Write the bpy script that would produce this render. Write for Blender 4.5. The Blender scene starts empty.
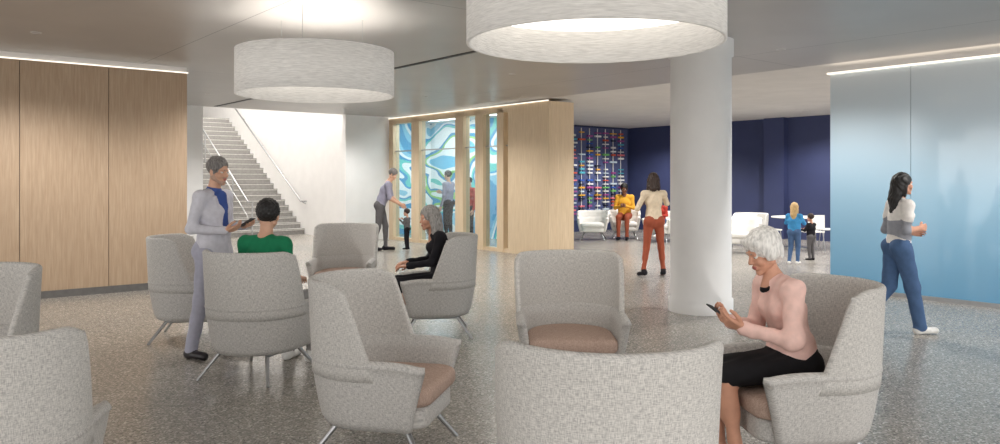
import bpy, math, random
import numpy as np
from mathutils import Vector, Matrix
random.seed(3)
D=bpy.data; S=bpy.context.scene
A=math.atan2(.632,.775)
def W(u,v,z=0): return Vector((u*math.cos(A)-v*math.sin(A), u*math.sin(A)+v*math.cos(A), z))
def lin(c): 
    return tuple(((x/255)/12.92 if x/255<=.04045 else ((x/255+.055)/1.055)**2.4) for x in c)+(1.,)
# ---------------------------------------------------------------- materials
def newmat(name):
    m=D.materials.new(name); m.use_nodes=True
    nt=m.node_tree; return m,nt,nt.nodes['Principled BSDF']
def coords(nt,scale=(1,1,1),kind='Object'):
    tc=nt.nodes.new('ShaderNodeTexCoord'); mp=nt.nodes.new('ShaderNodeMapping')
    mp.inputs['Scale'].default_value=scale
    nt.links.new(tc.outputs[kind],mp.inputs['Vector']); return mp.outputs[0]
def noise(nt,vec,scale,detail=3,rough=.5,dist=0):
    n=nt.nodes.new('ShaderNodeTexNoise'); n.inputs['Scale'].default_value=scale
    n.inputs['Detail'].default_value=detail; n.inputs['Roughness'].default_value=rough; n.inputs['Distortion'].default_value=dist
    nt.links.new(vec,n.inputs['Vector']); return n.outputs[0]
def ramp(nt,fac,stops,const=False):
    r=nt.nodes.new('ShaderNodeValToRGB'); e=r.color_ramp.elements
    if const: r.color_ramp.interpolation='CONSTANT'
    while len(e)<len(stops): e.new(.5)
    for i,(p,c) in enumerate(stops): e[i].position=p; e[i].color=lin(c)
    nt.links.new(fac,r.inputs[0]); return r.outputs[0]
def mix(nt,fac,a,b,mode='MIX'):
    n=nt.nodes.new('ShaderNodeMix'); n.data_type='RGBA'; n.blend_type=mode
    for s,v in ((n.inputs[0],fac),(n.inputs[6],a),(n.inputs[7],b)):
        if hasattr(v,'is_linked'): nt.links.new(v,s)
        else: s.default_value=v
    return n.outputs[2]
def bump(nt,bs,h,st=.2,d=.01):
    b=nt.nodes.new('ShaderNodeBump'); b.inputs['Strength'].default_value=st; b.inputs['Distance'].default_value=d
    nt.links.new(h,b.inputs['Height']); nt.links.new(b.outputs[0],bs.inputs['Normal'])
def mat(name,c,rough=.6,metal=0,var=.06,scale=15,bmp=0,emit=0,ecol=None,coat=0,spec=.5,st=(1,1,1)):
    m,nt,bs=newmat(name)
    v=coords(nt,st); n=noise(nt,v,scale)
    c1=tuple(max(0,x*(1-var)) for x in c); c2=tuple(min(255,x*(1+var)) for x in c)
    o=ramp(nt,n,[(.3,c1),(.7,c2)]); nt.links.new(o,bs.inputs['Base Color'])
    bs.inputs['Roughness'].default_value=rough; bs.inputs['Metallic'].default_value=metal
    bs.inputs['Coat Weight'].default_value=coat; bs.inputs['Specular IOR Level'].default_value=spec
    if bmp: bump(nt,bs,n,bmp)
    if emit:
        bs.inputs['Emission Color'].default_value=lin(ecol or c); bs.inputs['Emission Strength'].default_value=emit
    return m
def wood(name,c1,c2):
    m,nt,bs=newmat(name)
    n=noise(nt,coords(nt,(14,14,.7)),3,6,.6,.6); n2=noise(nt,coords(nt,(90,90,2)),2,3)
    o=ramp(nt,n,[(.3,c1),(.7,c2)]); o2=ramp(nt,n2,[(.3,(238,238,238)),(.7,(255,255,255))])
    nt.links.new(mix(nt,1.,o,o2,'MULTIPLY'),bs.inputs['Base Color']); bs.inputs['Roughness'].default_value=.5
    return m
def fabric(name,c1,c2,kind='UV'):
    m,nt,bs=newmat(name)
    a=noise(nt,coords(nt,(330,45,45),kind),1,2); b=noise(nt,coords(nt,(45,330,330),kind),1,2)
    ad=nt.nodes.new('ShaderNodeMath'); ad.operation='ADD'; nt.links.new(a,ad.inputs[0]); nt.links.new(b,ad.inputs[1])
    hv=nt.nodes.new('ShaderNodeMath'); hv.operation='MULTIPLY'; nt.links.new(ad.outputs[0],hv.inputs[0]); hv.inputs[1].default_value=.5
    o=ramp(nt,hv.outputs[0],[(.38,c1),(.58,c2)])
    nt.links.new(o,bs.inputs['Base Color']); bs.inputs['Roughness'].default_value=.95; bs.inputs['Specular IOR Level'].default_value=.15
    bump(nt,bs,hv.outputs[0],.25,.003); return m
def terrazzo():
    m,nt,bs=newmat('terrazzo')
    v=coords(nt)
    vo=nt.nodes.new('ShaderNodeTexVoronoi'); vo.inputs['Scale'].default_value=85; nt.links.new(v,vo.inputs['Vector'])
    sp=nt.nodes.new('ShaderNodeSeparateColor'); nt.links.new(vo.outputs['Color'],sp.inputs[0])
    c=ramp(nt,sp.outputs[0],[(0,(118,114,110)),(.13,(148,144,138)),(.5,(166,162,155)),(.82,(194,189,180)),(.95,(222,217,208))],True)
    n=noise(nt,v,.5,2)
    t=ramp(nt,n,[(.35,(238,238,238)),(.65,(255,253,250))])
    c=mix(nt,1.,c,t,'MULTIPLY')
    br=nt.nodes.new('ShaderNodeTexBrick'); br.offset=0; br.inputs['Scale'].default_value=1; br.inputs['Brick Width'].default_value=1.6; br.inputs['Row Height'].default_value=1.6; br.inputs['Mortar Size'].default_value=.006
    nt.links.new(v,br.inputs['Vector'])
    c=mix(nt,br.outputs['Fac'],c,lin((140,137,131)))
    nt.links.new(c,bs.inputs['Base Color'])
    bs.inputs['Roughness'].default_value=.25; bs.inputs['Specular IOR Level'].default_value=.48
    return m
def ceilmat():
    m,nt,bs=newmat('satin_ceiling_panel')
    v=coords(nt)
    br=nt.nodes.new('ShaderNodeTexBrick'); br.offset=0; br.inputs['Scale'].default_value=1; br.inputs['Brick Width'].default_value=3.1; br.inputs['Row Height'].default_value=6.2; br.inputs['Mortar Size'].default_value=.006
    nt.links.new(v,br.inputs['Vector'])
    n=noise(nt,v,1.2,2); c=ramp(nt,n,[(.3,(176,173,171)),(.7,(182,179,177))])
    c=mix(nt,br.outputs['Fac'],c,lin((112,111,113)))
    nt.links.new(c,bs.inputs['Base Color']); bs.inputs['Roughness'].default_value=.38; bs.inputs['Metallic'].default_value=.3
    return m
def blueglass():
    m,nt,bs=newmat('blue_frosted_glass')
    tc=nt.nodes.new('ShaderNodeTexCoord'); sx=nt.nodes.new('ShaderNodeSeparateXYZ'); nt.links.new(tc.outputs['Object'],sx.inputs[0])
    mr=nt.nodes.new('ShaderNodeMapRange'); mr.inputs['From Min'].default_value=0; mr.inputs['From Max'].default_value=3.2
    nt.links.new(sx.outputs[2],mr.inputs['Value'])
    c=ramp(nt,mr.outputs[0],[(0,(96,156,194)),(.4,(148,187,211)),(.75,(194,212,224)),(1,(224,231,235))])
    nt.links.new(c,bs.inputs['Base Color']); bs.inputs['Roughness'].default_value=.2; bs.inputs['Coat Weight'].default_value=.9; bs.inputs['Coat Roughness'].default_value=.04; bs.inputs['Coat IOR'].default_value=1.55
    return m
def clearglass(name,c=(236,245,249),f=.09):
    m,nt,bs=newmat(name); nt.nodes.remove(bs); out=nt.nodes['Material Output']
    t=nt.nodes.new('ShaderNodeBsdfTransparent'); g=nt.nodes.new('ShaderNodeBsdfGlossy'); ms=nt.nodes.new('ShaderNodeMixShader')
    n=noise(nt,coords(nt),2); o=ramp(nt,n,[(0,c),(1,tuple(min(255,x+6) for x in c))]); nt.links.new(o,t.inputs[0])
    g.inputs['Roughness'].default_value=.03; ms.inputs[0].default_value=f
    nt.links.new(t.outputs[0],ms.inputs[1]); nt.links.new(g.outputs[0],ms.inputs[2]); nt.links.new(ms.outputs[0],out.inputs[0])
    return m
def muralmat():
    m,nt,bs=newmat('wave_mural')
    n=noise(nt,coords(nt,(.8,.5,.9)),.75,1.,.4,1.3)
    c=ramp(nt,n,[(.0,(90,165,210)),(.34,(150,208,232)),(.41,(246,250,252)),(.46,(70,160,210)),(.5,(110,210,205)),(.545,(248,251,252)),(.61,(60,150,200)),(.65,(150,210,120)),(.68,(242,249,249)),(.74,(110,195,230))],True)
    nt.links.new(c,bs.inputs['Base Color']); bs.inputs['Roughness'].default_value=.5; return m
M={}
M['wall']=mat('white_paint',(230,229,228),.8,var=.01,scale=3)
M['ceilw']=mat('white_ceiling_paint',(218,215,212),.6,var=.02,scale=2)
M['navy']=mat('navy_paint',(54,62,100),.6,var=.03,scale=2)
M['wood']=wood('oak_veneer',(178,151,124),(197,172,145))
M['woodl']=wood('light_maple_veneer',(212,188,155),(227,206,176))
M['floor']=terrazzo(); M['ceil']=ceilmat(); M['bglass']=blueglass()
M['glass']=clearglass('clear_glass'); M['mural']=muralmat()
M['fab']=fabric('grey_tweed',(160,158,156),(210,207,203)); M['fab2']=fabric('grey_tweed_inner',(164,162,160),(214,211,206))
M['seat']=fabric('rose_tan_upholstery',(160,136,125),(190,166,152),'Object')
M['metal']=mat('brushed_steel',(175,176,178),.3,.85,.03)
M['dark']=mat('dark_gap',(45,46,50),.6)
M['base']=mat('grey_base',(105,103,101),.5)
M['white']=mat('white_plastic',(238,237,233),.45,var=.02)
M['wleather']=fabric('white_upholstery',(225,223,219),(240,238,234))
def shade():
    m,nt,bs=newmat('drum_shade_fabric')
    n=noise(nt,coords(nt,(4,4,55)),3,3); c=ramp(nt,n,[(.3,(208,205,200)),(.7,(236,233,228))])
    nt.links.new(c,bs.inputs['Base Color']); bs.inputs['Roughness'].default_value=.9; bump(nt,bs,n,.4,.008)
    nt.links.new(c,bs.inputs['Emission Color']); bs.inputs['Emission Strength'].default_value=.12; return m
M['shade']=shade()
M['diff']=mat('lamp_diffuser',(255,250,242),.6,emit=1.2,var=.01)
M['led']=mat('led_strip',(255,246,232),.6,emit=.6,var=.01)
M['panel']=mat('added_fill_panel',(255,250,244),.6,emit=6,var=.01)  # glow for the added stairwell and playroom fill panels
# ---------------------------------------------------------------- mesh builder
class MB:
    def __init__(s): s.V=[];s.F=[];s.M=[];s.UV=[];s.S=[];s.mats=[];s.n=0
    def mi(s,m):
        if m not in s.mats: s.mats.append(m)
        return s.mats.index(m)
    def add(s,vs,fs,m,smooth=False,uv=None):
        vs=[tuple(map(float,v)) for v in vs]
        if isinstance(m,(list,np.ndarray)): s.M+=list(m)
        else: s.M+=[s.mi(m)]*len(fs)
        s.F+=[tuple(int(i)+s.n for i in f) for f in fs]; s.V+=vs; s.S+=[smooth]*len(fs)
        s.UV+= uv if uv is not None else [(v[0]+v[1]*.5,v[2]) for v in vs]
        s.n+=len(vs)
    def box(s,x0,x1,y0,y1,z0,z1,m):
        vs=[(x,y,z) for z in (z0,z1) for y in (y0,y1) for x in (x0,x1)]
        s.add(vs,[(0,2,3,1),(4,5,7,6),(0,1,5,4),(2,6,7,3),(0,4,6,2),(1,3,7,5)],m)
    def cyl(s,p0,p1,r0,r1,m,n=16,caps=True):
        p0=Vector(p0);p1=Vector(p1);d=(p1-p0).normalized()
        a=d.orthogonal().normalized();b=d.cross(a)
        vs=[]
        for p,r in ((p0,r0),(p1,r1)):
            for i in range(n):
                t=2*math.pi*i/n; vs.append(p+a*math.cos(t)*r+b*math.sin(t)*r)
        s.add(vs,[(i,(i+1)%n,n+(i+1)%n,n+i) for i in range(n)],m,True)
        if caps: s.add(vs,[tuple(range(n))[::-1],tuple(range(n,2*n))],m)
    def lathe(s,prof,c,m,n=64):
        vs=[];k=len(prof)
        for r,z in prof:
            for i in range(n):
                t=2*math.pi*i/n; vs.append((c[0]+r*math.cos(t),c[1]+r*math.sin(t),z))
        s.add(vs,[(j*n+i,j*n+(i+1)%n,(j+1)*n+(i+1)%n,(j+1)*n+i) for j in range(k-1) for i in range(n)],m,True)
    def tube(s,pts,r,m,n=10):
        for a,b in zip(pts[:-1],pts[1:]): s.cyl(a,b,r,r,m,n)
    def build(s,name,loc=(0,0,0),rot=0,bevel=0,recalc=False):
        me=D.meshes.new(name); me.from_pydata(s.V,[],s.F)
        for m in s.mats: me.materials.append(m)
        me.polygons.foreach_set('material_index',s.M); me.polygons.foreach_set('use_smooth',s.S)
        uvl=me.uv_layers.new(name='UVMap')
        li=np.empty(len(me.loops),dtype=np.int32); me.loops.foreach_get('vertex_index',li)
        uvl.data.foreach_set('uv',np.array(s.UV,dtype=np.float32)[li].ravel())
        if recalc:
            import bmesh
            bm=bmesh.new(); bm.from_mesh(me); bmesh.ops.recalc_face_normals(bm,faces=bm.faces); bm.to_mesh(me); bm.free()
        me.update(); o=D.objects.new(name,me); S.collection.objects.link(o)
        o.location=loc; o.rotation_euler=(0,0,rot)
        if bevel:
            b=o.modifiers.new('bevel','BEVEL'); b.width=bevel; b.segments=3; b.limit_method='ANGLE'
        return o
def bbox(name,u0,u1,v0,v1,z0,z1,m,bevel=0):
    b=MB(); b.box(u0,u1,v0,v1,z0,z1,m); return b.build(name,rot=A,bevel=bevel)
# ---------------------------------------------------------------- room
ZC=3.3
bbox('floor',-9,21,-9,31,-.2,0,M['floor'])
bbox('ceiling',-7,10.9,-2.5,18.1,ZC,ZC+.15,M['ceil'])
bbox('ceiling_rear_lounge',10.9,19.6,-2.5,21.,ZC,ZC+.15,M['ceilw'])
b=MB()
edges=[-5.0,-3.84,-2.76,-1.68,-.6,.48,1.56,2.64,3.72]
b.box(-5,3.72,12.03,12.2,0,3.2,M['dark'])
for a,c in zip(edges[:-1],edges[1:]): b.box(a+.004,c-.004,12.0,12.03,.1,3.2,M['wood'])
b.build('wall_left',rot=A)
bbox('wall_left_return',3.60,3.72,12.2,18.1,0,ZC,M['wall'])
bbox('baseboard_left',-5,3.72,11.985,12.03,0,.1,M['base'])
bbox('trim_1',-5,3.735,12.0,12.04,3.2,3.22,M['led'])
bbox('trim_2',-5,3.735,12.06,12.2,3.225,ZC,M['ceilw'])
bbox('wall_back_left',3.6,5.96,18.1,18.25,0,ZC,M['wall'])
bbox('wall_back_right',9.6,10.9,18.1,18.25,0,ZC,M['wall'])
bbox('wall_stair_header',5.8,10.15,18.1,18.25,ZC,7,M['wall'])
bbox('wall_stair_right',10.0,10.15,18.25,31,0,7,M['wall'])
bbox('wall_stair_left',5.8,5.96,18.25,31,0,7,M['wall'])
bbox('wall_stair_back',5.8,10.15,31,31.2,0,7,M['wall'])
bbox('ceiling_stairwell',5.8,10.15,18.1,31,7,7.1,M['ceilw'])
b=MB(); b.box(6.4,9.6,19,21,6.9,6.98,M['panel']); b.box(6.4,9.6,24,26,6.9,6.98,M['panel']); b.build('added_fill_stairwell',rot=A)  # unseen glowing panels, added overhead to brighten the stairwell
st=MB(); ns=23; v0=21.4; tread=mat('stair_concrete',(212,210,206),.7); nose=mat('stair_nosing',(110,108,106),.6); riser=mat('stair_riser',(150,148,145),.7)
for i in range(ns):
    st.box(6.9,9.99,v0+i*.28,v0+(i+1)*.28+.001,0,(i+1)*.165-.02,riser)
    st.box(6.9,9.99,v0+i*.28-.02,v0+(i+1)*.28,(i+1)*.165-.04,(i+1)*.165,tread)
    st.box(6.9,9.99,v0+i*.28-.022,v0+i*.28+.03,(i+1)*.165-.012,(i+1)*.165+.003,nose)
st.box(6.9,9.99,v0+ns*.28,31,0,ns*.165,tread)
st.build('staircase',rot=A)
def rail(name,u,posts):
    r=MB(); sl=.165/.28; zz=lambda v:.98+max(0,(v-v0))*sl
    r.tube([(u,v0-.35,.98),(u,v0,.98),(u,27.8,zz(27.8))],.025,M['metal'])
    if posts:
        r.tube([(u,v0-.3,.55),(u,v0,.55),(u,27.8,zz(27.8)-.43)],.014,M['metal'])
        for v in (v0-.3,22.6,23.8,25.,26.2,27.4): r.cyl((u,v,max(0,(v-v0))*sl+ (0 if v<v0 else .05)),(u,v,zz(v)),.02,.02,M['metal'])
    else:
        for v in (21.3,22.9,24.5,26.1,27.6): r.cyl((u,v,zz(v)-.02),(u+.11,v,zz(v)-.08),.012,.012,M['metal'])
    r.build(name,rot=A)
rail('stair_handrail',8.3,True); rail('stair_handrail',9.88,False)
b=MB(); b.box(10.9,11.62,11.77,13.09,0,3.24,M['woodl']); b.build('wall_oak_pier',rot=A)
b=MB()
for a,c in ((13.25,13.48),(13.98,14.28),(14.75,15.07),(16.64,17.0),(17.9,18.1)): b.box(10.9,11.1,a,c,0,3.2,M['woodl'])
b.box(10.9,11.1,13.09,18.1,3.1,3.24,M['woodl']); b.box(10.92,11.08,13.09,18.1,0,.08,M['woodl'])
b.box(10.97,11.0,13.09,18.1,2.35,2.38,M['metal'])
b.build('window_frame',rot=A)
k=1
for a,c in ((13.48,13.98),(14.28,14.75),(15.07,16.64),(17.0,17.9)):
    bbox('window_%d'%k,10.99,11.0,a,c,.08,3.1,M['glass']); k+=1
bbox('trim_3',10.87,10.9,11.77,18.1,3.24,3.26,M['led'])
bbox('wall_mural',13.2,13.3,13.6,20.4,0,ZC,M['mural']); bbox('wall_mural_end',11.0,13.2,19.5,19.6,0,ZC,M['mural'])
bbox('wall_playroom',11.62,13.2,13.6,13.7,0,ZC,M['wall'])
b=MB(); b.box(11.3,12.5,14.3,15.9,ZC-.03,ZC-.005,M['panel']); b.box(11.3,12.5,16.8,18.4,ZC-.03,ZC-.005,M['panel']); b.build('added_fill_playroom',rot=A)  # glowing panels added under the ceiling to brighten the playroom
b=MB(); e=[-2.5,-1.2,.1,1.4,2.9,4.6,5.73]
for a,c in zip(e[:-1],e[1:]): b.box(10.9,10.925,a+.003,c-.003,.06,3.14,M['bglass'])
b.box(10.93,11.1,-2.5,5.73,0,3.14,M['wall'])
b.build('wall_right',rot=A)
bbox('baseboard_right',10.89,10.93,-2.5,5.73,0,.06,M['metal'])
bbox('trim_4',10.86,11.1,-2.5,5.76,3.14,3.165,M['led'])
b=MB(); 
for a,c in ((-2.5,2),(2.,4.5),(4.5,7),(7,9.5),(9.5,12),(12,14.5),(14.5,17.1)): b.box(19.4,19.55,a+.01,c-.01,0,ZC,M['navy'])
b.box(19.2,19.4,11.4,12.0,0,ZC,M['navy'])
b.build('wall_rear',rot=A)
bbox('wall_art',13.3,19.55,17.1,17.25,0,ZC,M['navy'])
def fill_spot(u,v,e,ang=150,size=.1):  # fill spot with a small rim, added to brighten hall and rear lounge
    p=W(u,v); b=MB(); b.lathe([(.045,ZC-.001),(.045,ZC-.006),(.06,ZC-.006),(.06,ZC)],(0,0),M['ceilw'],24)
    b.build('added_fill_rim',loc=(p.x,p.y,0))
    l=D.lights.new('added_fill_lamp','SPOT'); l.energy=e; l.spot_size=math.radians(ang); l.spot_blend=.6; l.shadow_soft_size=size; l.color=(1,.97,.93)
    o=D.objects.new('added_fill_lamp',l); S.collection.objects.link(o); o.location=(p.x,p.y,ZC-.12)
for (u,v) in ((12.8,4),(12.8,9.5),(15.5,3),(15.5,7.5),(15.5,12.5),(17.8,5),(17.8,10),(17.6,15)): fill_spot(u,v,185)
for (u,v) in ((8,9.5),(8.8,13.2),(8.8,16.6),(5.2,15.5),(4.8,11),(1.5,10.3),(9.2,5.5),(9.2,2)): fill_spot(u,v,125)
b=MB(); cols=[mat('art_%d'%i,c,.5) for i,c in enumerate([(235,235,230),(220,90,60),(240,180,60),(90,180,200),(60,100,190),(170,80,150),(240,130,140),(120,190,110),(30,35,60),(250,250,250),(245,245,245),(210,225,235)])]
b.box(15.6,19.3,17.06,17.1,.35,3.25,mat('art_backing',(84,92,132),.5))
u=15.7
while u<19.25:
    b.box(u-.012,u+.012,17.02,17.035,.38,3.22,M['white'])
    z=.42
    while z<3.15:
        w=random.uniform(.07,.15)
        if random.random()<.8: b.box(u-w,u+w,16.98,17.05,z,z+random.uniform(.03,.06),random.choice(cols))
        z+=.115
    u+=.36
b.build('art_installation',rot=A)
b=MB(); b.box(6.17,6.24,7.0,18.0,ZC-.006,ZC,M['dark']); b.box(6.24,6.26,7,18,ZC-.012,ZC,M['metal']); b.build('ceiling_air_slot',rot=A)
b=MB(); r=.365
b.lathe([(r+.02,0),(r+.02,.16),(r,.165),(r,3.1),(r+.025,3.105),(r+.025,ZC)],(0,0),M['wall'],72); b.build('column',loc=(2.46,9.5,0))
def drum(x,y,z0=2.47):
    b=MB(); R=.80; z1=z0+.45
    b.lathe([(R-.02,z1),(R,z1),(R,z0),(R-.02,z0),(R-.02,z1)],(0,0),M['shade'],96)
    b.lathe([(0.001,2.68),(R-.021,2.68),(R-.021,2.74),(0.001,2.74)],(0,0),M['diff'],64)
    for i in range(3):
        t=2*math.pi*i/3+.5; b.cyl((.5*math.cos(t),.5*math.sin(t),2.74),(.5*math.cos(t),.5*math.sin(t),ZC),.0025,.0025,M['metal'],6)
    b.build('drum_pendant_lamp',loc=(x,y,0),recalc=True)
    l=D.lights.new('pendant_uplight','AREA'); l.shape='DISK'; l.size=1.4; l.energy=6; l.color=(1,.96,.91)
    o=D.objects.new('pendant_uplight',l); S.collection.objects.link(o); o.location=(x,y,2.76); o.rotation_euler=(math.pi,0,0)
for p in ((-1.9,8.0),(.59,4.85,2.45),(-3.6,2.2),(3.6,1.6),(0,-1.2)): drum(*p)  # last three hang out of view, added as extra light for the hall
# ---------------------------------------------------------------- chairs
def shell(mb,m,z0,z1,R0,R1,th,s0,s1,top_drop=0,na=44,fl=1.):
    prof=[]
    for i in range(11): prof.append((th/2,i/10,0 if i<10 else -th/2))
    for i in range(1,8):
        a=math.pi*i/8; prof.append((th/2*math.cos(a),1,-th/2+th/2*math.sin(a)))
    for i in range(10,-1,-1): prof.append((-th/2,i/10,0 if i<10 else -th/2))
    P=len(prof)
    sts=[(-1,th/2*math.sin(math.radians(ph)),math.cos(math.radians(ph))) for ph in (86,65,40,20)]
    sts+=[(-1+2*i/na,0,1) for i in range(na+1)]
    sts+=[(1,th/2*math.sin(math.radians(ph)),math.cos(math.radians(ph))) for ph in (20,40,65,86)]
    vs=[];uv=[]
    for q,ex,ts in sts:
        e=max(0,(abs(q)-.78)/.22)
        for off,t,dz in prof:
            zt=z1-top_drop*e*e
            z=z0+(zt-z0)*t+dz*(1 if t==1 else 0); R=R0+(R1-R0)*(t**fl); s=s0+(s1-s0)*t; o=off*ts
            L=R*math.pi/2+s; l=abs(q)*L; sg=-1 if q<0 else 1
            if l<=R*math.pi/2:
                a=l/R; x=(R+o)*math.sin(a)+ex*math.cos(a); y=-(R+o)*math.cos(a)+ex*math.sin(a)
            else: x=R+o; y=l-R*math.pi/2+ex
            vs.append((sg*x,y,z)); uv.append((sg*(l+ex)-o,z))
    fs=[(j*P+i,j*P+(i+1)%P,(j+1)*P+(i+1)%P,(j+1)*P+i) for j in range(len(sts)-1) for i in range(P)]
    mb.add(vs,fs,m,True,uv)
    n=len(sts); mb.add(vs,[tuple(range(P)),tuple(range((n-1)*P,n*P))],m,True,uv)
def dslab(mb,m,z0,z1,R,front,rd):
    out=[]
    for i in range(25):
        a=-math.pi/2+math.pi*i/24; out.append((R*math.sin(a),-R*math.cos(a)))
    c=.1
    for i in range(9):
        a=math.pi/2*i/8; out.append((R-c+c*math.cos(a),front-c+c*math.sin(a)))
    for i in range(9):
        a=math.pi/2+math.pi/2*i/8; out.append((-R+c+c*math.cos(a),front-c+c*math.sin(a)))
    n=len(out); vs=[]
    prof=[]
    for i in range(5): a=math.pi/2*i/4; prof.append((rd*(1-math.sin(a)),z0+rd*(1-math.cos(a))))
    for i in range(5): a=math.pi/2*i/4; prof.append((rd*(1-math.cos(a)),z1-rd*(1-math.sin(a))))
    prof.append((R*.5,z1+.012)); prof.append((R*.95,z1+.015))
    for ins,z in prof:
        f=1-ins/R
        for x,y in out: vs.append((x*f,(y)*f if y<0 else y-(ins if ins<R*.4 else ins*(front/R)*.98*(y/front)),z))
    k=len(prof)
    mb.add(vs,[(j*n+i,j*n+(i+1)%n,(j+1)*n+(i+1)%n,(j+1)*n+i) for j in range(k-1) for i in range(n)]+[tuple(range(n))[::-1],tuple(range((k-1)*n,k*n))],m,True)
def make_chair(fab,fabi,seat,low=False):
    b=MB()
    shell(b,fab,.215,.615,.295,.378,.07,.25,.35,.02,fl=.6)
    if not low: shell(b,fabi,.50,1.035,.383,.408,.042,.09,-.09,.035)
    else: shell(b,fabi,.45,.78,.38,.40,.07,.1,.1,.1)
    dslab(b,fab,.22,.35,.30,.36,.03); dslab(b,seat,.345,.455,.325,.385,.04)
    for sx in (-1,1):
        b.cyl((sx*.2,-.16,.25),(sx*.33,-.34,0),.018,.012,M['metal'])
        b.cyl((sx*.2,.2,.25),(sx*.33,.37,0),.018,.012,M['metal'])
        b.cyl((sx*.225,-.195,.2),(sx*.225,.235,.2),.012,.012,M['metal'])
    b.box(-.2,.2,-.16,.2,.195,.23,M['metal'])
    return b
proto=make_chair(M['fab'],M['fab2'],M['seat']).build('lounge_chair',recalc=True)
def place(ob,x,y,rot,first=False,name=None):
    o=ob if first else D.objects.new(name or ob.name.split('.')[0],ob.data)
    if not first: S.collection.objects.link(o)
    o.location=(x,y,0); o.rotation_euler=(0,0,math.radians(rot)); return o
CH=[(.40,2.93,0),(-3.42,4.95,168),(-2.08,3.08,14),(-3.14,7.9,-80),(-2.0,6.4,-18),(-1.98,9.9,178),(-.66,8.1,98),(-.70,4.6,-102),(.53,5.9,180),(1.69,4.35,95)]
for i,(x,y,r) in enumerate(CH): place(proto,x,y,r,i==0)
wproto=make_chair(M['wleather'],M['wleather'],M['wleather'],True).build('white_tub_chair',recalc=True)
for i,(x,y,r) in enumerate([(2.5,20.8,170),(5.3,17.,150),(3.42,21.3,175),(6.2,19.2,140),(4.25,20.3,140)]): place(wproto,x,y,r,i==0)
def small_chair():
    b=MB(); 
    b.box(-.2,.2,-.2,.2,.43,.46,M['white']); b.box(-.19,.19,-.215,-.19,.5,.82,M['white'])
    for sx in (-1,1):
        for sy in (-1,1): b.cyl((sx*.17,sy*.17,.43),(sx*.21,sy*.21,0),.012,.01,M['metal'],8)
        b.cyl((sx*.15,-.19,.45),(sx*.15,-.205,.6),.01,.01,M['metal'],8)
    return b
sc=small_chair().build('side_chair',bevel=.008)
for i,(x,y,r) in enumerate([(7.75,18.2,80),(6.3,18.1,-80),(7.0,17.4,5)]): place(sc,x,y,r,i==0)
b=MB(); b.lathe([(.001,.71),(.56,.71),(.57,.725),(.56,.74),(.001,.74)],(0,0),M['white'],48); b.lathe([(.035,.71),(.035,.03),(.25,.02),(.26,0)],(0,0),M['metal'],32)
b.build('round_table',loc=(7.0,18.3,0))
# ---------------------------------------------------------------- people via smooth signed-distance blending
f3=lambda v:np.array(v,dtype=np.float32)
def C(a,b,ra,rb,m,w=(1,0,0),s=1.): return ('c',f3(a),f3(b),ra,rb,f3(w),s,m)
def E(c,r,m): 
    if not hasattr(r,'__len__'): r=(r,r,r)
    return ('e',f3(c),f3(r),m)
def dist(p,X,Y,Z):
    if p[0]=='e':
        c,r=p[1],p[2]; x=(X-c[0]);y=(Y-c[1]);z=(Z-c[2])
        k0=np.sqrt((x/r[0])**2+(y/r[1])**2+(z/r[2])**2); k1=np.sqrt((x/r[0]**2)**2+(y/r[1]**2)**2+(z/r[2]**2)**2)+1e-6
        return k0*(k0-1)/k1
    a,b,ra,rb,w,s=p[1:7]
    x=X-a[0];y=Y-a[1];z=Z-a[2]; ba=b-a
    if s!=1:
        kk=(1-1/s); q=(x*w[0]+y*w[1]+z*w[2])*kk; x=x-w[0]*q;y=y-w[1]*q;z=z-w[2]*q
        ba=ba-w*float(ba@w)*kk
    L=float(ba@ba)+1e-9
    t=np.clip((x*ba[0]+y*ba[1]+z*ba[2])/L,0,1)
    return np.sqrt((x-t*ba[0])**2+(y-t*ba[1])**2+(z-t*ba[2])**2)-(ra+(rb-ra)*t)
def bnd(p):
    if p[0]=='e': return p[1]-p[2],p[1]+p[2]
    r=max(p[3],p[4]); e=r*(1+(abs(p[5])*(p[6]-1)))
    return np.minimum(p[1],p[2])-e,np.maximum(p[1],p[2])+e
def smin(a,b,k):
    h=np.clip(.5+.5*(a-b)/k,0,1); return a*(1-h)+b*h-k*h*(1-h)
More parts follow.
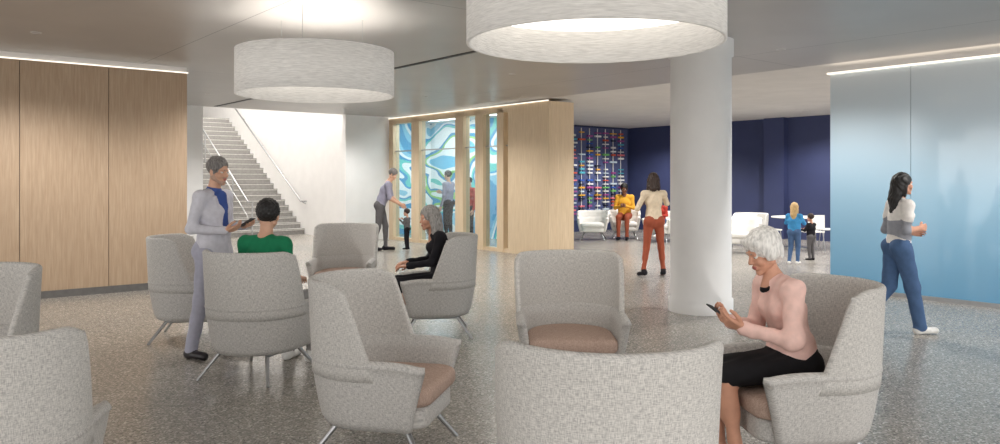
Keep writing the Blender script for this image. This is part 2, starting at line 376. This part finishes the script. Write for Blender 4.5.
def sdfmesh(prims,h,k,cuts=(),nz=None):
    lo=np.min([bnd(p)[0] for p in prims],0)-3*h-k; hi=np.max([bnd(p)[1] for p in prims],0)+3*h+k
    n=np.ceil((hi-lo)/h).astype(int)+1
    ax=[(lo[i]+h*np.arange(n[i])).astype(np.float32) for i in range(3)]
    X,Y,Z=ax[0][:,None,None],ax[1][None,:,None],ax[2][None,None,:]
    f=np.ones(n,dtype=np.float32)
    mg=k+3*h
    for p in prims:
        a,b=bnd(p); i0=np.maximum(0,np.floor((a-mg-lo)/h)).astype(int); i1=np.minimum(n,np.ceil((b+mg-lo)/h).astype(int)+1)
        sl=tuple(slice(i0[i],i1[i]) for i in range(3))
        d=dist(p,X[sl[0]],Y[:,sl[1]],Z[:,:,sl[2]]); f[sl]=smin(f[sl],d,k)
    for p in cuts: f=-smin(-f,dist(p,X,Y,Z)+0*f,.006)
    if nz: f=f+nz(X,Y,Z)
    s=f<0; c=tuple(x-1 for x in f.shape)
    acc=np.zeros(c+(3,),np.float32); cnt=np.zeros(c,np.float32)
    for a in range(3):
        o=[i for i in range(3) if i!=a]
        for p0 in (0,1):
            for p1 in (0,1):
                st=[0,0,0]; st[o[0]]=p0; st[o[1]]=p1
                s0=tuple(slice(st[i],st[i]+c[i]) for i in range(3)); st2=list(st); st2[a]+=1
                s1=tuple(slice(st2[i],st2[i]+c[i]) for i in range(3))
                fa,fb=f[s0],f[s1]; m=(fa<0)!=(fb<0)
                t=np.where(m,fa/np.where(m,fa-fb,1),0)
                acc[...,a]+=t
                if p0: acc[...,o[0]]+=m
                if p1: acc[...,o[1]]+=m
                cnt+=m
    act=cnt>0; idx=-np.ones(c,int); idx[act]=np.arange(act.sum())
    ii=np.argwhere(act); V=(ii+acc[act]/cnt[act][:,None])*h+lo
    F=[]
    for a in range(3):
        o1,o2=(a+1)%3,(a+2)%3
        s0=[slice(None)]*3; s1=[slice(None)]*3; s0[a]=slice(0,-1); s1[a]=slice(1,None)
        A0=s[tuple(s0)]; A1=s[tuple(s1)]; e=np.argwhere(A0!=A1)
        e=e[(e[:,o1]>0)&(e[:,o2]>0)&(e[:,o1]<f.shape[o1]-1)&(e[:,o2]<f.shape[o2]-1)]
        q=[]
        for d1,d2 in ((-1,-1),(0,-1),(0,0),(-1,0)):
            g=e.copy(); g[:,o1]+=d1; g[:,o2]+=d2; q.append(idx[g[:,0],g[:,1],g[:,2]])
        q=np.stack(q,1); ins=A0[e[:,0],e[:,1],e[:,2]]
        q[~ins]=q[~ins][:,::-1]; F.append(q)
    F=np.concatenate(F); F=F[(F>=0).all(1)]
    # material of each face = material of nearest part; then slide boundary vertices onto the exact seam line
    ml=[]; 
    for p in prims:
        if p[-1] not in ml: ml.append(p[-1])
    def md(P):
        out=np.full((len(ml),len(P)),9.,np.float64)
        for p in prims:
            i=ml.index(p[-1]); out[i]=np.minimum(out[i],dist(p,P[:,0],P[:,1],P[:,2]))
        return out
    cen=V[F].mean(1); lab=np.argmin(md(cen),0)
    if len(ml)>1:
        mn=np.full(len(V),99);mx=np.full(len(V),-1)
        for j in range(4): np.minimum.at(mn,F[:,j],lab); np.maximum.at(mx,F[:,j],lab)
        bi=np.where(mn!=mx)[0]
        if len(bi):
            a,c2=mn[bi],mx[bi]; r=np.arange(len(bi))
            for it in range(2):
                P=V[bi]; d0=md(P); F0=d0[a,r]-d0[c2,r]; N0=np.minimum(d0[a,r],d0[c2,r])
                g=np.zeros_like(P); gn=np.zeros_like(P)
                for ax_ in range(3):
                    Q=P.copy(); Q[:,ax_]+=.0008; d1=md(Q); g[:,ax_]=(d1[a,r]-d1[c2,r]-F0)/.0008; gn[:,ax_]=(np.minimum(d1[a,r],d1[c2,r])-N0)/.0008
                gn/=np.linalg.norm(gn,axis=1,keepdims=True)+1e-9
                g=g-(g*gn).sum(1,keepdims=True)*gn
                stp=-g*(F0/((g*g).sum(1)+.05))[:,None]; ln=np.linalg.norm(stp,axis=1,keepdims=True)
                V[bi]=P+stp*np.minimum(1,.7*h/(ln+1e-9))
    return V,F,[ml[i] for i in lab]
def addsdf(mb,res,mtx=None):
    V,F,L=res
    if mtx is not None:
        R=np.array(mtx.to_3x3()); V=V@R.T+np.array(mtx.translation)
    mb.add(V,F,[mb.mi(m) for m in L],True)
def hairnoise(X,Y,Z): return .0022*np.sin(170*X+6*np.sin(22*Z)+60*Y)+.003*np.sin(60*Z+40*Y)*np.sin(55*X)
def curlnoise(X,Y,Z): return .004*np.sin(150*X)*np.sin(150*Y)*np.sin(150*Z)*1.6
def headparts(mb,mtx,h,P):
    sk,lip,hair=P['skin'],P['lip'],P['hair']; br=P.get('brow',hair)
    face=[E((0,-.012,.035),(.073,.09,.083),sk),E((0,.02,-.035),(.056,.066,.075),sk),C((-.045,0,-.055),(0,.062,-.092),.024,.02,sk),C((.045,0,-.055),(0,.062,-.092),.024,.02,sk),
      E((0,.070,-.096),.017,sk),C((0,.082,.006),(0,.099,-.026),.0075,.0105,sk),E((.011,.09,-.031),.0075,sk),E((-.011,.09,-.031),.0075,sk),
      C((-.036,.07,.02),(.036,.07,.02),.012,.012,sk),E((.038,.055,-.03),.026,sk),E((-.038,.055,-.03),.026,sk),E((0,.07,-.062),(.026,.02,.018),sk),
      E((0,.0865,-.0575),(.019,.0075,.004),lip),E((0,.085,-.0655),(.016,.0075,.0052),lip),
      E((.075,-.008,-.012),(.009,.018,.031),sk),E((-.075,-.008,-.012),(.009,.018,.031),sk)]
    if P.get('beard'):
        bd=P['beard']; face+=[C((-.05,0,-.05),(0,.062,-.09),.0255,.024,bd),C((.05,0,-.05),(0,.062,-.09),.0255,.024,bd),C((-.022,.08,-.046),(.022,.08,-.046),.006,.006,bd),C((.058,0,0),(.052,.005,-.06),.0185,.02,bd),C((-.058,0,0),(-.052,.005,-.06),.0185,.02,bd)]
    cuts=[E((.03,.093,.001),(.018,.016,.010),sk),E((-.03,.093,.001),(.018,.016,.010),sk)]
    addsdf(mb,sdfmesh(face,h,.009,cuts),mtx)
    ey=[]
    for s in (-1,1):
        ey+=[E((s*.03,.066,.001),(.0135,.0125,.0105),M['eyew']),E((s*.03,.0742,.0),.0055,M['eyed']),C((s*.018,.077,.0095),(s*.042,.072,.0085),.0038,.0035,sk),C((s*.016,.082,.0215),(s*.044,.073,.024),.004,.003,br)]
    addsdf(mb,sdfmesh(ey,min(h,.003),.001),mtx)
    st=P['style']; ad=[];cu=[];nz=hairnoise
    if st in('short','curly','bun','crop'):
        ad=[E((0,-.016,.043),(.082,.098,.09),hair),C((.072,0,.02),(.07,.012,-.02),.012,.008,hair),C((-.072,0,.02),(-.07,.012,-.02),.012,.008,hair)]
        cu=[E((0,.112,-.02),(.095,.085,.088),hair),E((0,.035,-.135),(.13,.13,.10),hair)]
        if st=='curly': ad[0]=E((0,-.018,.043),(.09,.104,.097),hair); nz=curlnoise
        if st=='bun': ad+=[E((0,-.115,.045),(.05,.045,.05),hair)]; cu[1]=E((0,.05,-.15),(.13,.14,.1),hair)
    if st=='bob':
        ad=[E((0,-.018,.046),(.089,.104,.094),hair),E((.07,-.012,0),(.026,.05,.05),hair),E((-.07,-.012,0),(.026,.05,.05),hair),E((0,-.055,-.02),(.068,.05,.075),hair),C((-.055,.05,.078),(.045,.066,.085),.024,.022,hair)]
        cu=[E((0,.13,-.03),(.078,.09,.09),hair),E((0,.06,-.165),(.1,.13,.1),hair)]
    if st=='long':
        ad=[E((0,-.018,.043),(.084,.1,.09),hair),C((0,-.05,.02),(0,-.1,-.16),.08,.062,hair,s=1.15),C((0,-.1,-.16),(0,-.1,-.38),.062,.035,hair,s=1.2),C((.066,-.01,.03),(.075,-.03,-.12),.028,.02,hair),C((-.066,-.01,.03),(-.075,-.03,-.12),.028,.02,hair)]
        cu=[E((0,.12,-.035),(.078,.09,.12),hair)]
    if st=='shoulder':
        ad=[E((0,-.018,.045),(.09,.106,.096),hair),C((0,-.06,0),(0,-.08,-.15),.075,.055,hair,s=1.3),C((.072,-.01,.02),(.09,-.01,-.15),.035,.03,hair),C((-.072,-.01,.02),(-.09,-.01,-.15),.035,.03,hair)]
        cu=[E((0,.125,-.035),(.08,.092,.12),hair)]
    addsdf(mb,sdfmesh(ad,h,.014,cu,nz),mtx)
def hand(mb,wr,d,n,side,curl,m,sc=1.,h=.0038,thumb=0.):
    d=Vector(d).normalized(); n=Vector(n); n=(n-d*n.dot(d)).normalized()
    x=n.cross(d) if side=='R' else d.cross(n)
    Rm=Matrix((x,d,n)).transposed(); mtx=Matrix.Translation(Vector(wr))@Rm.to_4x4()@Matrix.Scale(sc,4)
    pr=[C((0,-.03,0),(0,.02,0),.025,.022,m,s=1.2)]
    xs=(.029,.0095,-.0105,-.029); Ls=(.072,.08,.074,.058); rs=(.0092,.0095,.009,.008); ys=(.088,.092,.088,.08)
    for i in range(4):
        base=np.array([xs[i],ys[i],0.]); pr.append(C((xs[i]*.6,.01,0),base,.0165,.0125,m))
        a=0.; p=base; sp=xs[i]*2.2
        for j,fr in enumerate((.45,.3,.25)):
            a+=curl*(.7,1.,.8)[j]*(1+.12*i); L=Ls[i]*fr
            q=p+L*np.array([sp*.8 if j==0 else 0,math.cos(a),-math.sin(a)]); r=rs[i]*(1-.1*j)
            pr.append(C(p,q,r,r*.92,m)); p=q
    t0=(.02,.022,-.006);t1=(.048,.052,-.016-thumb*.3);t2=(.056-thumb*.2,.082,-.028-thumb)
    t3=(.052-thumb*.4,.105,-.036-thumb*1.5)
    pr+=[C(t0,t1,.0165,.0125,m),C(t1,t2,.0118,.0105,m),C(t2,t3,.0102,.0085,m)]
    addsdf(mb,sdfmesh(pr,h,.006),mtx)
def v3(*a): return np.array(a,float)
def stand(**k):
    J=dict(pelvis=v3(0,0,.95),waist=v3(0,.005,1.09),chest=v3(0,.0,1.28),neck=v3(0,-.015,1.45),head=v3(0,.02,1.64))
    for s,x in (('R',1),('L',-1)):
        J['sh'+s]=v3(x*.17,-.01,1.41);J['el'+s]=v3(x*.235,-.03,1.13);J['wr'+s]=v3(x*.24,.05,.88)
        J['hip'+s]=v3(x*.09,0,.92);J['kn'+s]=v3(x*.1,.02,.5);J['an'+s]=v3(x*.1,-.02,.09);J['toe'+s]=v3(x*.12,.14,.035)
    for a,b in k.items(): J[a]=v3(*b)
    return J
def sit(**k):
    J=dict(pelvis=v3(0,0,.57),waist=v3(0,.0,.70),chest=v3(0,.01,.89),neck=v3(0,.02,1.05),head=v3(0,.06,1.23))
    for s,x in (('R',1),('L',-1)):
        J['sh'+s]=v3(x*.17,.01,1.01);J['el'+s]=v3(x*.22,.04,.75);J['wr'+s]=v3(x*.14,.27,.72)
        J['hip'+s]=v3(x*.09,.02,.555);J['kn'+s]=v3(x*.1,.44,.54);J['an'+s]=v3(x*.1,.44,.09);J['toe'+s]=v3(x*.11,.6,.035)
    for a,b in k.items(): J[a]=v3(*b)
    return J
def unit(v): return v/(np.linalg.norm(v)+1e-9)
def person(name,loc,rot,J,P,sc=1.,h=.011,extra=None,floor=0):
    mb=MB(); b=P.get('bulk',1.); fem=P.get('fem',False)
    top,bot,sk,shoe=P['top'],P['bottom'],P['skin'],P['shoe']; sl=P.get('sleeve',top); fa=P.get('forearm',sl); shin=P.get('shin',bot); foot=P.get('foot',shoe)
    ws=unit(J['shR']-J['shL']); wh=unit(J['hipR']-J['hipL']); sh=(J['shR']+J['shL'])/2
    up=unit(J['waist']-J['pelvis']); upc=unit(sh-J['waist']); fw=np.cross(upc,ws); fwp=np.cross(up,wh)
    wr_=P.get('wr',.092 if fem else .108); cr=.1 if fem else .118
    pr=[C(J['pelvis']-up*.03,J['pelvis']+up*.05,.108*b,.1*b,bot,wh,1.45 if fem else 1.35),
        C(J['pelvis']+up*.05,J['waist'],.104*b,wr_*b,top,wh,1.4), C(J['waist'],J['chest'],wr_*b,cr*b,top,ws,1.36),
        C(J['chest'],sh-upc*.07,cr*b,.092*b,top,ws,1.5), C(J['shR'],J['shL'],.06*b,.06*b,top)]
    nb=J['neck']
    for s in 'RL':
        slv=P.get('slv',1.)
        pr+=[C(nb-upc*.01,J['sh'+s],.048,.052*b,top),C(J['sh'+s],J['el'+s],.058*b*(.85 if fem else 1)*slv,.043*b*slv,sl),C(J['el'+s],J['wr'+s],.042*b*(.9 if fem else 1)*slv,.029*b*slv,fa)]
        if fa is not sk: pr+=[C(J['wr'+s]*.85+J['el'+s]*.15,J['wr'+s],.032*b,.034*b,fa)]
        lr=P.get('leg',(.086,.06,.056,.04))
        hp,kn,an,to=(J[q+s] for q in('hip','kn','an','toe'))
        pr+=[C(hp,kn,lr[0]*b,lr[1]*b,bot),C(kn,an,lr[2]*b,lr[3]*b,shin),C(kn+(an-kn)*.15-unit(to-an)*.01,kn+(an-kn)*.5,.05*b,.045*b,shin)]
        fd=to-an; fd[2]=0; fd=unit(fd)
        heel=an-fd*.035; heel=np.array([heel[0],heel[1],an[2]-.05]) 
        if 'heel'+s in J: heel=J['heel'+s]
        pr+=[C(heel,to,.037,.034,foot,np.cross(fd,[0,0,1]),1.15),C(an,heel,.036,.036,foot)]
        if fem: 
            br=P.get('bust',.062); pr.append(E(J['chest']+upc*.01+fw*.06+ws*(.065 if s=='R' else -.065),br,top))
        pr.append(E(hp-fwp*.045+up*.02,.09*b,bot))
    hd=J['head']; hs=P.get('hs',1.)
    pr.append(C(nb-upc*.02,hd+v3(0,-.02,-.06)*hs,.054*(.88 if fem else 1),.05*(.88 if fem else 1),sk))
    if extra: pr+=extra(J)
    ph=random.random()*6
    wa=P.get('wrinkle',.0028)
    addsdf(mb,sdfmesh(pr,h,P.get('k',.03),(),lambda X,Y,Z:wa*np.sin(34*Z+9*np.sin(9*X+ph)+14*Y)*np.sin(21*X+17*Y+ph)))
    yaw,pit,rol=P.get('look',(0,0,0))
    mt=Matrix.Translation(Vector(hd))@Matrix.Rotation(math.radians(yaw),4,'Z')@Matrix.Rotation(math.radians(pit),4,'X')@Matrix.Rotation(math.radians(rol),4,'Y')@Matrix.Scale(hs,4)
    headparts(mb,mt,P.get('hh',.0055),P)
    for s in 'RL':
        hp=P.get('hand'+s,{}) 
        d=hp.get('d',unit(J['wr'+s]-J['el'+s])); n=hp.get('n',(1,0,.1) if s=='R' else (-1,0,.1))
        hand(mb,J['wr'+s]+unit(v3(*d))*.01,d,n,s,hp.get('c',.35),sk,sc=P.get('hsc',1.),h=P.get('hv',.0045),thumb=hp.get('t',0))
    o=mb.build(name,loc=(loc[0],loc[1],floor),rot=math.radians(rot)); o.scale=(sc,)*3
    return o
M['eyew']=mat('eye_white',(228,224,218),.3); M['eyed']=mat('eye_iris',(50,38,30),.2)
skL=mat('skin_light',(208,154,128),.55,var=.03); skM=mat('skin_tan',(210,164,138),.55,var=.03); skD=mat('skin_brown',(122,80,58),.55,var=.03)
lpL=mat('lips_rose',(184,104,98),.45); lpD=mat('lips_brown',(120,66,58),.45)
def hm(n,c,var): return mat(n,c,.55,var=var,scale=45,bmp=.35,st=(2.2,1.6,.35))
hW=hm('hair_white',(222,220,216),.14); hG=hm('hair_grey',(150,146,142),.2); hS=hm('hair_salt_pepper',(112,108,106),.3)
hK=hm('hair_black',(28,25,25),.25); hB=hm('hair_dark_brown',(52,36,29),.25); hY=hm('hair_blonde',(205,172,120),.12)
stub=mat('grey_stubble',(180,148,130),.7,var=.08,scale=150)
def cl(n,c,**k): return mat(n,c,.85,var=.03,scale=25,spec=.2,bmp=.05)
def phone(loc,rot,p,rx,rz=0,sc=1,size=(.072,.145)):
    b=MB(); b.box(-size[0]/2,size[0]/2,-size[1]/2,size[1]/2,-.004,.004,M['dark']); b.box(-size[0]/2+.004,size[0]/2-.004,-size[1]/2+.006,size[1]/2-.006,.004,.0046,mat('phone_screen',(70,80,95),.1))
    o=b.build('smartphone',bevel=.002)
    o.matrix_world=Matrix.Translation((loc[0],loc[1],0))@Matrix.Rotation(math.radians(rot),4,'Z')@Matrix.Scale(sc,4)@Matrix.Translation(p)@Matrix.Rotation(math.radians(rz),4,'Z')@Matrix.Rotation(math.radians(rx),4,'X')
    return o
# --- seated white-haired woman with phone
pink=cl('pink_sweater',(238,200,190)); blk=cl('black_skirt',(30,29,32))
J=sit(waist=(0,.03,.71),chest=(0,.07,.89),neck=(0,.12,1.045),head=(0,.19,1.20),shR=(.155,.10,1.0),shL=(-.155,.10,1.0),elR=(.21,.13,.74),elL=(-.21,.13,.74),
  wrR=(.055,.355,.80),wrL=(-.055,.335,.785),knR=(.075,.46,.545),knL=(-.075,.46,.545),anR=(.06,.42,.09),anL=(-.07,.38,.09),toeR=(.06,.57,.035),toeL=(-.07,.53,.035))
def ex(J): return [C(J['pelvis'],(0,.40,.55),.1,.068,blk,(1,0,0),1.75),C((0,.30,.55),(0,.43,.53),.075,.066,blk,(1,0,0),2.0),
   C((0,.02,.645),(0,.025,.67),.112,.112,pink,(1,0,0),1.35),C((-.205,.12,.75),(-.21,.145,.745),.052,.05,pink),
   C((-.075,.10,1.055),(0,.193,.985),.006,.006,blk),C((.075,.10,1.055),(0,.193,.985),.006,.006,blk),C((0,.14,1.065),(0,.170,1.02),.036,.024,skL)]
WL=(1.66,4.36); WR=99
person('seated_woman',WL,WR,J,dict(top=pink,bottom=blk,shin=skL,skin=skL,shoe=blk,foot=blk,lip=lpL,hair=hW,brow=hG,style='bob',fem=True,look=(0,-24,0),hh=.0034,hv=.003,leg=(.08,.058,.052,.034),wr=.1,bust=.055,slv=1.16,wrinkle=.004,
  handR=dict(d=(-.25,.8,.45),n=(.6,.2,-.75),c=.5,t=0),handL=dict(d=(.1,.85,.4),n=(-.5,.3,-.8),c=.45)),h=.0065,extra=ex)
phone(WL,WR,(0.0,.455,.865),38)
# --- standing man in blazer
lav=cl('lavender_suit',(210,209,218)); lav2=cl('lavender_trousers',(176,176,192)); blu=cl('blue_shirt',(66,88,152))
J=stand(waist=(0,.0,1.09),elR=(.24,-.05,1.14),elL=(-.24,-.03,1.14),wrR=(.10,.19,1.12),wrL=(-.10,.23,1.15),head=(0,.04,1.64),hipR=(.1,0,.92),hipL=(-.1,0,.92),
  knR=(.125,-.04,.5),anR=(.14,-.13,.09),toeR=(.17,.03,.035),knL=(-.13,.08,.5),anL=(-.15,.07,.09),toeL=(-.18,.23,.035))
def ex(J): return [C(J['waist'],(0,.0,.84),.118,.128,lav,(1,0,0),1.42),C((0,.108,1.12),(0,.065,1.42),.026,.052,blu,(1,0,0),1.2),
   C((.045,.122,1.08),(.088,.07,1.40),.012,.022,lav),C((-.045,.122,1.08),(-.088,.07,1.40),.012,.022,lav),C((0,-.015,1.44),(0,-.005,1.468),.066,.06,blu)]
person('standing_man',(-2.60,7.05),-108,J,dict(top=lav,bottom=lav2,skin=skM,shoe=mat('dark_leather',(40,36,40),.4),lip=lpL,hair=hS,brow=hS,style='short',beard=stub,bulk=1.03,look=(0,-10,0),hh=.0045,k=.022,leg=(.09,.064,.06,.052),
  handR=dict(d=(-.3,.9,.25),n=(.4,0,-.9),c=.5),handL=dict(d=(.4,.9,.1),n=(-.3,0,-.9),c=.4)),sc=1.025,h=.009,extra=ex)
phone((-2.60,7.05),-108,(0.0,.35,1.22),30,sc=1.0)
# --- seated man in green
grn=cl('green_shirt',(32,122,84)); kh=cl('grey_trousers',(150,148,146)); wsh=mat('white_sneaker',(232,231,228),.5)
J=sit(anR=(.12,.5,.09),toeR=(.14,.66,.035),anL=(-.1,.5,.09),toeL=(-.1,.66,.035))
person('seated_man',(-1.95,6.40),-18,J,dict(top=grn,bottom=kh,forearm=skM,skin=skM,shoe=wsh,lip=lpL,hair=hK,style='curly',look=(20,0,0),handR=dict(n=(0,0,1)),handL=dict(n=(0,0,1))),sc=1.06)
# --- seated grey-haired woman
bd=cl('black_dress',(34,33,38))
J=sit(head=(0,.12,1.2),neck=(0,.06,1.04),chest=(0,.03,.89),elR=(.22,.1,.76),elL=(-.22,.1,.76),wrR=(.08,.33,.74),wrL=(-.09,.33,.72))
person('seated_woman',(-.62,8.1),98,J,dict(top=bd,bottom=bd,skin=skL,shoe=bd,lip=lpL,hair=hG,style='shoulder',fem=True,look=(15,-8,0),handR=dict(n=(0,0,1)),handL=dict(n=(0,0,1))),extra=lambda J:[C((0,.1,.97),(0,.07,1.04),.03,.035,skL)])
# --- leaning man and toddler
gsh=cl('grey_blue_shirt',(152,150,168)); dk=cl('dark_grey_trousers',(98,96,98))
J=stand(waist=(0,.05,1.09),chest=(0,.12,1.27),neck=(0,.17,1.43),head=(0,.26,1.60),shR=(.17,.17,1.38),shL=(-.17,.17,1.38),elR=(.2,.22,1.1),elL=(-.2,.22,1.12),wrR=(.1,.42,.97),wrL=(-.1,.42,.97),anR=(.1,-.15,.09),toeR=(.1,.02,.035),knR=(.1,-.03,.5),anL=(-.1,.1,.09),toeL=(-.1,.27,.035),knL=(-.1,.1,.5))
person('leaning_man',(-2.72,17.6),-88,J,dict(top=gsh,bottom=dk,forearm=skM,skin=skM,shoe=bd,lip=lpL,hair=hS,style='short',look=(0,-35,0),hh=.007,hv=.006),sc=1.08,h=.013)
J=stand(elR=(.24,.05,1.2),wrR=(.18,.25,1.35),elL=(-.24,.05,1.2),wrL=(-.18,.25,1.35),head=(0,.02,1.70))
person('toddler',(-2.15,17.9),70,J,dict(top=dk,bottom=bd,skin=skM,shoe=bd,lip=lpL,hair=hB,style='short',hs=1.5,bulk=1.15,hh=.012,hv=.008),sc=.5,h=.02)
# --- woman at the column (seen from behind)
bei=cl('beige_top',(224,206,180)); rust=cl('rust_trousers',(160,84,62))
J=stand(elR=(.27,.1,1.24),wrR=(.14,.17,1.48),elL=(-.29,.0,1.16),wrL=(-.17,.18,1.22),anR=(.16,-.02,.12),toeR=(.19,.12,.035),knR=(.13,.01,.5),anL=(-.2,-.06,.12),toeL=(-.24,.08,.035),knL=(-.13,.0,.5))
person('standing_woman',(2.56,12.9),8,J,dict(top=bei,bottom=rust,forearm=skD,skin=skD,shoe=bd,lip=lpD,hair=hB,style='shoulder',fem=True,look=(-20,-10,0),hh=.006,hv=.005,leg=(.09,.056,.05,.036)),sc=.97,h=.012)
# --- seated adult in yellow and seated child, rear lounge
yel=cl('mustard_shirt',(226,168,60)); rd=cl('red_shirt',(180,66,56)); jea=cl('blue_jeans',(78,104,142))
J=sit(wrR=(.06,.3,.8),wrL=(-.06,.3,.8),head=(0,.1,1.22))
person('seated_adult',(3.40,21.15),165,J,dict(top=yel,bottom=rust,skin=skD,shoe=bd,lip=lpD,hair=hK,style='curly',look=(0,-20,0),hh=.009,hv=.007),sc=1.12,h=.015)
J=sit(wrR=(.1,.28,.76),wrL=(-.1,.28,.76),head=(0,.06,1.26),anR=(.1,.5,.16),toeR=(.11,.66,.12),anL=(-.1,.5,.16),toeL=(-.11,.66,.12))
person('seated_child',(4.2,20.2),140,J,dict(top=rd,bottom=jea,skin=skD,shoe=wsh,lip=lpD,hair=hK,style='curly',hs=1.2,hh=.01,hv=.008),sc=.8,h=.016,floor=.08)
# --- child in blue and little one in dark coat
bh=cl('blue_hoodie',(72,150,205))
J=stand(elR=(.26,.1,1.2),wrR=(.2,.33,1.22),elL=(-.26,.1,1.2),wrL=(-.2,.33,1.22),anL=(-.12,-.1,.09),toeL=(-.14,.05,.035),head=(0,.05,1.66))
person('child',(5.62,14.8),-35,J,dict(top=bh,bottom=jea,skin=skL,shoe=wsh,lip=lpL,hair=hY,style='long',hs=1.25,bulk=1.2,hh=.008,hv=.006),sc=.645,h=.014)
J=stand(elR=(.25,.1,1.18),wrR=(.16,.32,1.2),elL=(-.25,.1,1.18),wrL=(-.16,.32,1.2),head=(0,.03,1.69))
person('child',(6.22,15.5),30,J,dict(top=bd,bottom=dk,skin=skL,shoe=bd,lip=lpL,hair=hB,style='short',hs=1.4,bulk=1.25,hh=.01,hv=.008),sc=.5,h=.018)
# --- walking woman
vest=cl('grey_wrap',(150,152,160)); tee=cl('white_tee',(236,232,228))
J=stand(waist=(0,.01,1.09),chest=(0,.02,1.28),neck=(0,.02,1.45),head=(0,.06,1.63),shR=(.15,.02,1.4),shL=(-.15,.02,1.4),elR=(.19,-.02,1.13),wrR=(.08,.20,1.15),elL=(-.2,-.03,1.12),wrL=(-.1,.18,1.1),
  knR=(.07,.12,.51),anR=(.08,.20,.09),toeR=(.09,.37,.04),knL=(-.07,-.06,.51),anL=(-.07,-.34,.16),toeL=(-.08,-.2,.04),heelL=(-.07,-.38,.11))
def ex(J): return [C((0,.015,1.06),(0,.015,1.2),.1,.1,vest,(1,0,0),1.45),C(J['shR'],(.185,.0,1.27),.058,.056,tee),C(J['shL'],(-.185,.0,1.27),.058,.056,tee)]
person('walking_woman',(4.16,8.1),-86,J,dict(top=tee,bottom=jea,sleeve=vest,forearm=skL,skin=skL,shoe=wsh,lip=lpL,hair=hK,style='long',fem=True,hh=.005,hv=.004,leg=(.1,.078,.075,.066)),sc=.955,h=.01,extra=ex)
# --- two people in the playroom
J=stand(elR=(.24,.05,1.15),wrR=(.1,.25,1.2))
for (u,v,r,t,s) in ((12.0,16.9,60,gsh,1.05),(12.1,16.1,130,rd,.95)):
    p=W(u,v); person('standing_visitor',(p.x,p.y),r,J,dict(top=t,bottom=bd,skin=skM,shoe=bd,lip=lpD,hair=hK,style='short',hh=.009,hv=.007),sc=s,h=.016)
# ---------------------------------------------------------------- light and camera
w=D.worlds.new('world'); S.world=w; w.use_nodes=True
bg=w.node_tree.nodes['Background']; bg.inputs[0].default_value=(1,.98,.955,1); bg.inputs[1].default_value=1.4
cam=D.cameras.new('camera'); co=D.objects.new('camera',cam); S.collection.objects.link(co)
co.location=(0,0,1.6); co.rotation_euler=(math.radians(90),0,0); cam.sensor_width=36; cam.lens=27.9; cam.shift_y=-.042; cam.clip_start=.05
S.camera=co
S.view_settings.view_transform='Standard'; S.view_settings.exposure=.84
